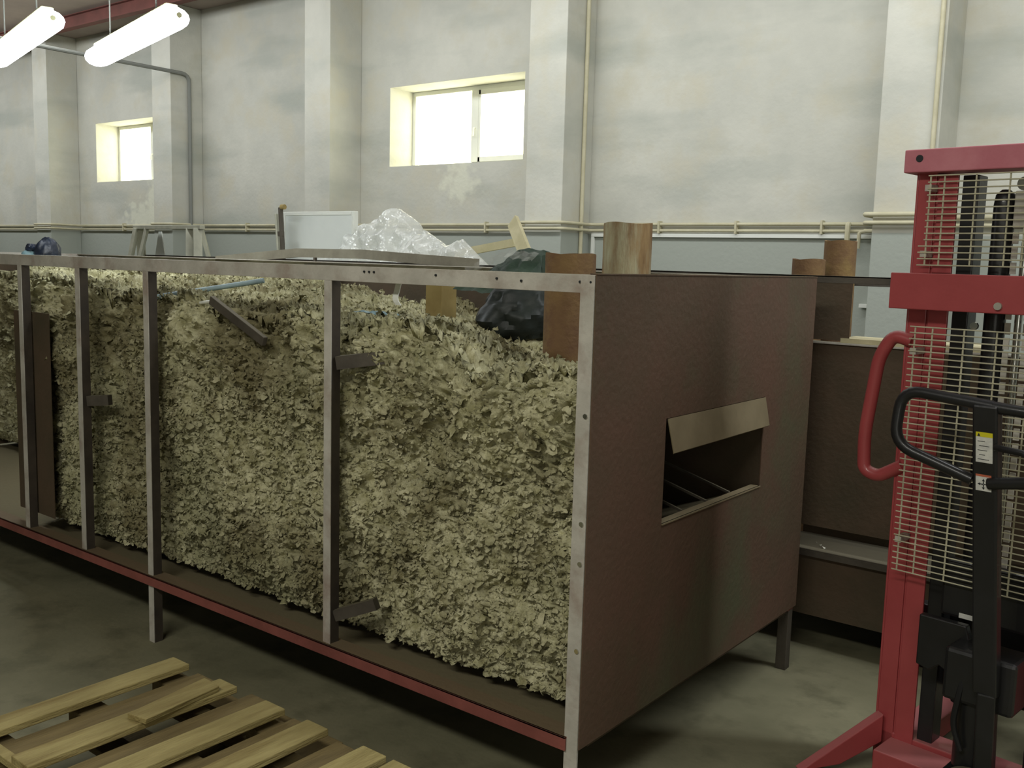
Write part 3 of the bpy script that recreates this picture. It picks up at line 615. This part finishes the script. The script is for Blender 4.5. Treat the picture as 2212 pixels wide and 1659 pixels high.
#T on the floor behind the bins
t0 = at(362, 487, 'Y', 3.6); hw = (at(437, 487, 'Y', 3.6).x-at(292, 487, 'Y', 3.6).x)/2; tz = t0.z
t = empty('trestle', (t0.x, 3.75, 0), 'pale grey wooden trestle with splayed legs standing by the wall at left', 'trestle')
MB().box((t0.x-hw, 3.57, tz-.04), (t0.x+hw, 3.63, tz)).build('top_bar', M['paleframe'], t, .004)
for s in (-1, 1):
    for y1 in (3.35, 3.95):
        MB().bar((t0.x+s*(hw-.05), 3.58 if y1 < 3.5 else 3.62, tz-.03), (t0.x+s*(hw+.28), y1, .0), .085, .035).build('leg', M['paleframe'], t, .003)
    MB().bar((t0.x+s*(hw-.22), 3.6, tz-.03), (t0.x+s*(hw-.02), 3.45, .9), .07, .03).build('brace', M['paleframe'], t, .003)
    MB().bar((t0.x+s*(hw+.09), 3.46, 1.1), (t0.x+s*(hw+.09), 3.80, 1.1), .04, .03).build('cross_bar', M['paleframe'], t, .003)
a = at(338, 535, 'Y', 3.62)
tag(MB().prism([(a.x-.18, 1.3), (a.x-.02, tz-.06), (a.x+.03, tz-.06), (a.x+.16, 1.3)], lambda p, q_, c: (p, 3.66+c, q_), .01).build('triangular_sheet', M['board']), 'white triangular sheet showing inside the trestle', 'sheet')

# ------------------------------------------------------------------ red hand stacker
TH = math.radians(7.4); DR = Vector((math.cos(TH), -math.sin(TH), 0)); NN = Vector((math.sin(TH), math.cos(TH), 0)); M0 = Vector((.49, 1.0, 0))
def fr(a, n, z): return M0+DR*a+NN*n+Vector((0, 0, z))     # a = to the right, n = away from the viewer
st = empty('pallet_stacker', fr(.36, 0, 0), 'red hand operated pallet stacker with wire guards and black tiller', 'stacker')
HW = .72   # overall width
def sbox(name, a, b, m, bev=.003, par=None): return MB().box(a, b, fr).build(name, m, par or st, bev)
# masts: outer red C rails, inner black rails
for s in (0, 1):
    f = (lambda a: a) if s == 0 else (lambda a: HW-a)
    def B(mb, a0, a1, n0, n1, z0, z1):
        lo, hi = sorted((f(a0), f(a1))); mb.box((lo, n0, z0), (hi, n1, z1), fr)
    mb = MB(); B(mb, .043, .050, 0, .10, .02, 1.97); B(mb, .050, .105, 0, .008, .02, 1.97); B(mb, .050, .105, .092, .10, .02, 1.97); mb.build('mast_rail', M['red'], st, .002)
    mb = MB(); B(mb, .113, .120, 0, .10, .02, 1.95); B(mb, .113, .172, -.004, .006, .02, 1.95); B(mb, .105, .113, .004, .012, .02, 1.95); mb.build('mast_channel', M['red'], st, .002)
    mb = MB(); B(mb, .176, .224, .02, .09, .10, 1.95); mb.build('inner_mast', M['black'], st, .003)
# top beam with hole
tb = sbox('top_beam', (.018, -.045, 1.958), (HW-.018, .10, 2.028), M['red_glare'], .004)
hb = MB().tube([fr(.066, -.047, 2.0), fr(.066, -.04, 2.0)], .011, 16).build('beam_hole', M['ink'], st)
hb = MB().tube([fr(HW-.066, -.047, 2.0), fr(HW-.066, -.04, 2.0)], .011, 16).build('beam_hole', M['ink'], st)
sbox('middle_beam', (.05-.03, -.085, 1.540), (HW-.02, -.07, 1.651), M['red'], .003)
for s in (.10, HW-.10): sbox('beam_lug', (s-.02, -.07, 1.56), (s+.02, -.0, 1.63), M['red'])
MB().tube([fr(.346, -.085, 1.562), fr(.346, -.094, 1.562)], .011, 14).build('bolt', M['bolt'], st)
sbox('bottom_beam', (.043, .0, .02), (HW-.043, .10, .14), M['red'], .004)
# lift cylinder and chain roller
MB().tube([fr(.293, .05, .3), fr(.293, .05, 1.86), fr(.293, .05, 1.89), fr(.293, .05, 1.905)], .03, 20, [.031, .031, .027, .012]).build('lift_cylinder', M['black'], st)
MB().tube([fr(.36, .05, .3), fr(.36, .05, 1.75)], .011, 12).build('piston_rod', M['chrome'], st)
sbox('roller_block', (.325, .03, 1.79), (.42, .08, 1.90), M['steel'], .004)
MB().tube([fr(.35, .025, 1.92), fr(.35, .085, 1.92)], .02, 16).build('chain_roller', M['chrome'], st)
for a in (.333, .385):
    for k in range(26):
        MB().bar(fr(a, .045, .62+k*.045), fr(a, .045, .655+k*.045), .016, .008).build('chain_link', M['steel'], st)
MB().tube([fr(.262, -.02, 1.498), fr(.262, -.03, 1.498)], .012, 10).build('bolt', M['chrome'], st)
# fork carriage low behind mast + forks going away
sbox('fork_carriage', (.10, .12, .34), (HW-.10, .17, .56), M['black'], .004)
for a in (.18, HW-.18-.14): MB().box((a, .17, .30), (a+.14, .72, .345), fr).box((a, .13, .30), (a+.14, .17, .56), fr).build('fork', M['black'], st, .004)
for a in (.05, HW-.05-.10):
    MB().box((a, .10, .03), (a+.10, .66, .11), fr).build('support_leg', M['red'], st, .004)
    MB().tube([fr(a+.02, .70, .04), fr(a+.08, .70, .04)], .04, 20).build('load_wheel', M['rubber'], st)
# rear base plates toward the viewer
sbox('base_plate', (.10, -.13, .03), (HW-.10, -.0, .125), M['red'], .004)
for s in (0, 1):
    f = (lambda a: a) if s == 0 else (lambda a: HW-a)
    mb = MB(); p = [(fr(f(.05), -.0, .105)), (fr(f(.05), -.0, .20)), (fr(f(-.13), -.20, .0)), (fr(f(-.04), -.10, .025))]
    off = fr(f(.08), -.02, 0)-fr(f(.05), 0, 0)
    mb.add([v for v in p]+[v+off for v in p], [(0, 1, 2, 3), (7, 6, 5, 4), (0, 4, 5, 1), (1, 5, 6, 2), (2, 6, 7, 3), (3, 7, 4, 0)]); mb.build('stabiliser', M['red'], st, .003)
# pump, pedal, steering wheels
MB().tube([fr(.40, -.13, .19), fr(.40, -.13, .50), fr(.40, -.13, .52)], .045, 20, [.055, .055, .035]).build('pump_body', M['black'], st)
sbox('pump_block', (.32, -.20, .40), (.52, -.06, .56), M['black'], .012)
sbox('oil_tank', (.24, -.05, .60), (.52, -.005, .78), M['black'], .01)
sbox('name_plate', (.30, -.052, .605), (.36, -.05, .62), M['stick_w'], 0)
mb = MB(); mb.prism([(.20, .44), (.20, .60), (.34, .60), (.365, .52), (.36, .36), (.345, .335), (.325, .35), (.32, .43), (.27, .455), (.24, .43)], lambda a, b, c: fr(a, -.10+c, b), .03); mb.build('foot_lever', M['black'], st, .004)
MB().tube([fr(.355, -.115, .49), fr(.355, -.10, .49)], .012, 12).build('bolt', M['chrome'], st)
MB().tube(arc([fr(.385, -.16, .56), fr(.375, -.2, .45), fr(.36, -.2, .33), fr(.39, -.2, .26)], .05, 4), .009, 8).build('hose', M['rubber'], st)
sbox('steering_yoke', (.34, -.30, .155), (.52, -.12, .185), M['black'], .006)
MB().tube([fr(.43, -.24, .185), fr(.43, -.24, .215)], .05, 20).build('steering_bearing', M['steel_dark'], st)
for a in (.36, .465): MB().tube([fr(a, -.25, .075), fr(a+.045, -.25, .075)], .075, 26).build('steering_wheel', M['rubber'], st)
MB().tube([fr(.335, -.25, .075), fr(.535, -.25, .075)], .018, 12).build('axle', M['chrome'], st)
# tiller: stem and loop handle
TN = -.30
MB().box((.381, TN-.022, .46), (.447, TN+.022, 1.30), lambda a, n, z: fr(a+(1.3-z)*.045, n+(1.3-z)*.10, z)).build('tiller_stem', M['black'], st, .006)
MB().bar(fr(.455, TN+.085, .47), fr(.46, -.20, .21), .055, .05, (1, 0, 0)).build('tiller_knuckle', M['black'], st, .006)
loop = arc([fr(.43, TN, 1.297), fr(.178, TN, 1.318), fr(.172, TN-.02, 1.16), fr(.39, TN, 1.088)], .06, 6)
MB().tube(loop, .0165, 14).build('tiller_handle', M['black'], st)
loop = arc([fr(.40, TN, 1.297), fr(.65, TN, 1.285), fr(.655, TN-.02, 1.13), fr(.435, TN, 1.085)], .06, 6)
MB().tube(loop, .0165, 14).build('tiller_handle', M['black'], st)
MB().tube([fr(.45, TN-.02, 1.19), fr(.53, TN-.05, 1.19), fr(.58, TN-.05, 1.165)], .009, 10).build('control_lever', M['black'], st)
# stickers on the stem
def sfr(a, n, z): return fr(a+(1.3-z)*.045, n+(1.3-z)*.10, z)
def sticker(a0, a1, z0, z1, m, d=.0): return MB().box((a0, TN-.0235-d, z0), (a1, TN-.022-d, z1), sfr).build('sticker', m, st)
s1 = sticker(.392, .436, 1.142, 1.213, M['stick_w'])
sticker(.392, .436, 1.2132, 1.226, M['stick_y'])
s2 = sticker(.392, .433, 1.062, 1.102, M['stick_w']); sticker(.392, .433, 1.1022, 1.108, M['stick_r'])
mk = MB()
for i in range(5):
    z = 1.203-i*.0125
    mk.box((.397+.004*(i % 2), TN-.0242, z-.003), (.416+.011*((i*2) % 3)/2, TN-.0236, z-.0015), sfr)
mk.prism([(.396, 1.2145), (.404, 1.2145), (.400, 1.2235)], lambda a, b, c: sfr(a, TN-.0242+c, b), .0005)
mk.build('print', M['ink'], s1)
ar = MB(); cxs, czs = .4125, 1.081
for k in range(4):
    t_ = k*math.pi/2
    def R(u, v): return (cxs+u*math.cos(t_)-v*math.sin(t_), czs+u*math.sin(t_)+v*math.cos(t_))
    ar.prism([R(.001, -.0015), R(.009, -.001), R(.0085, -.004), R(.0155, 0), R(.0085, .004), R(.009, .001), R(.001, .0015)], lambda a, b, c: sfr(a, TN-.0242+c, b), .0005)
ar.build('arrow_symbol', M['ink'], s2)
# red hand rail on the left side
MB().tube(arc([fr(.07, -.0, 1.436), fr(.008, -.0, 1.452), fr(-.035, -.0, 1.38), fr(-.066, -.0, 1.12), fr(-.06, -.0, 1.0), fr(-.01, -.0, .985), fr(.07, -.0, 1.035)], .05, 5), .021, 16).build('hand_rail', M['red'], st)
MB().tube(arc([fr(HW-.07, -.0, 1.436), fr(HW-.008, -.0, 1.452), fr(HW+.035, -.0, 1.38), fr(HW+.066, -.0, 1.12), fr(HW+.06, -.0, 1.0), fr(HW+.01, -.0, .985), fr(HW-.07, -.0, 1.035)], .05, 5), .021, 16).build('hand_rail', M['red'], st)
# wire guards
def guard(a0, a1, z0, z1, nh, vx, n, wide=None):
    g = empty('wire_guard', (0, 0, 0)); g.parent = st; g.location = fr(a0, n, z0)-st.location
    me = None
    for k in range(nh):
        z = z0+(z1-z0)*k/(nh-1); aa = a0 if not wide or k >= wide else a0-.016
        MB().tube([fr(aa, n, z), fr(a1+a0-aa, n, z)], .0022, 6).build('wire', M['wire'], g)
    for a in vx: MB().tube([fr(a, n+.004, z0), fr(a, n+.004, z1)], .0028, 6).build('wire', M['wire'], g)
guard(.088, HW-.088, .712, 1.487, 42, [.103, .156, .250, .343, .436, .53, .617], -.07)
guard(.100, HW-.100, 1.676, 1.946, 15, [.106, .148, .240, .335, .384, .48, .572, .614], -.05, 4)
for a in (.09, HW-.11):
    for z in (.80, 1.40, 1.70, 1.90): sbox('guard_clip', (a, -.068 if z < 1.5 else -.048, z), (a+.02, .0, z+.02), M['steel'], .001)

# ------------------------------------------------------------------ pallets
def pallet(x0, x1, y0, y1, z, xs, w, m, label, mw, rec=()):
    t = empty('wooden_pallet', ((x0+x1)/2, (y0+y1)/2, z), label, 'pallet', 'stacked pallets')
    H = .146; rr = random.Random(int(z*100)+3)
    for y in (y0, (y0+y1)/2-.045, y1-.09):
        for x in (x0, (x0+x1)/2-.06, x1-.12): MB().box((x, y, z+.022), (x+.12, y+.09, z+.102)).build('block', mw, t, .003)
        if not rec or y == y0: MB().box((x0, y, z+.102), (x1, y+.09 if not rec else y+.03, z+.124)).build('stringer_board', mw if not rec else m, t, .002)
        MB().box((x0, y, z), (x1, y+.09, z+.022)).build('bottom_board', mw, t, .002)
    for x, w2, dy in rec:
        MB().box((x, y0+.03, z+.085), (x+w2, y1+dy, z+.106)).build('recessed_slat', mw, t, .002)
    for i, x in enumerate(xs):
        a = rr.uniform(-.008, .008); MB().add([(x, y0, z+.124), (x+w, y0, z+.124), (x+w+a, y1, z+.124), (x+a, y1, z+.124), (x, y0, z+.146), (x+w, y0, z+.146), (x+w+a, y1, z+.146), (x+a, y1, z+.146)],
            [(0, 3, 2, 1), (4, 5, 6, 7), (0, 1, 5, 4), (1, 2, 6, 5), (2, 3, 7, 6), (3, 0, 4, 7)]).build('slat', m, t, .003)
    return t
pallet(-1.36, -.24, -1.075, -.415, .146, [-1.372, -1.117, -.885, -.68, -.45, -.33], .092, M['wood'], 'upper wooden pallet with pale slats on the dark floor at bottom left', M['wood_old'], rec=[(-1.275, .14, .03), (-1.015, .115, .05), (-.782, .075, .03), (-.575, .10, .02), (-.43, .08, .03)])
pallet(-1.435, -.23, -.99, -.25, .0, [-1.435, -1.20, -.99, -.84, -.60, -.36], .13, M['wood_old'], 'lower darker pallet, its board ends showing under the upper one', M['wood_old'])
mb = MB(); mb.add([(-1.075, -.76, .292), (-1.005, -.745, .292), (-1.03, -.475, .292), (-1.115, -.47, .292), (-1.075, -.76, .31), (-1.0, -.745, .31), (-1.03, -.475, .312), (-1.115, -.47, .312)],
       [(0, 3, 2, 1), (4, 5, 6, 7), (0, 1, 5, 4), (1, 2, 6, 5), (2, 3, 7, 6), (3, 0, 4, 7)])
tag(mb.build('loose_board', M['wood'], None, .003), 'short loose pale board lying on the second slat of the upper pallet', 'board')
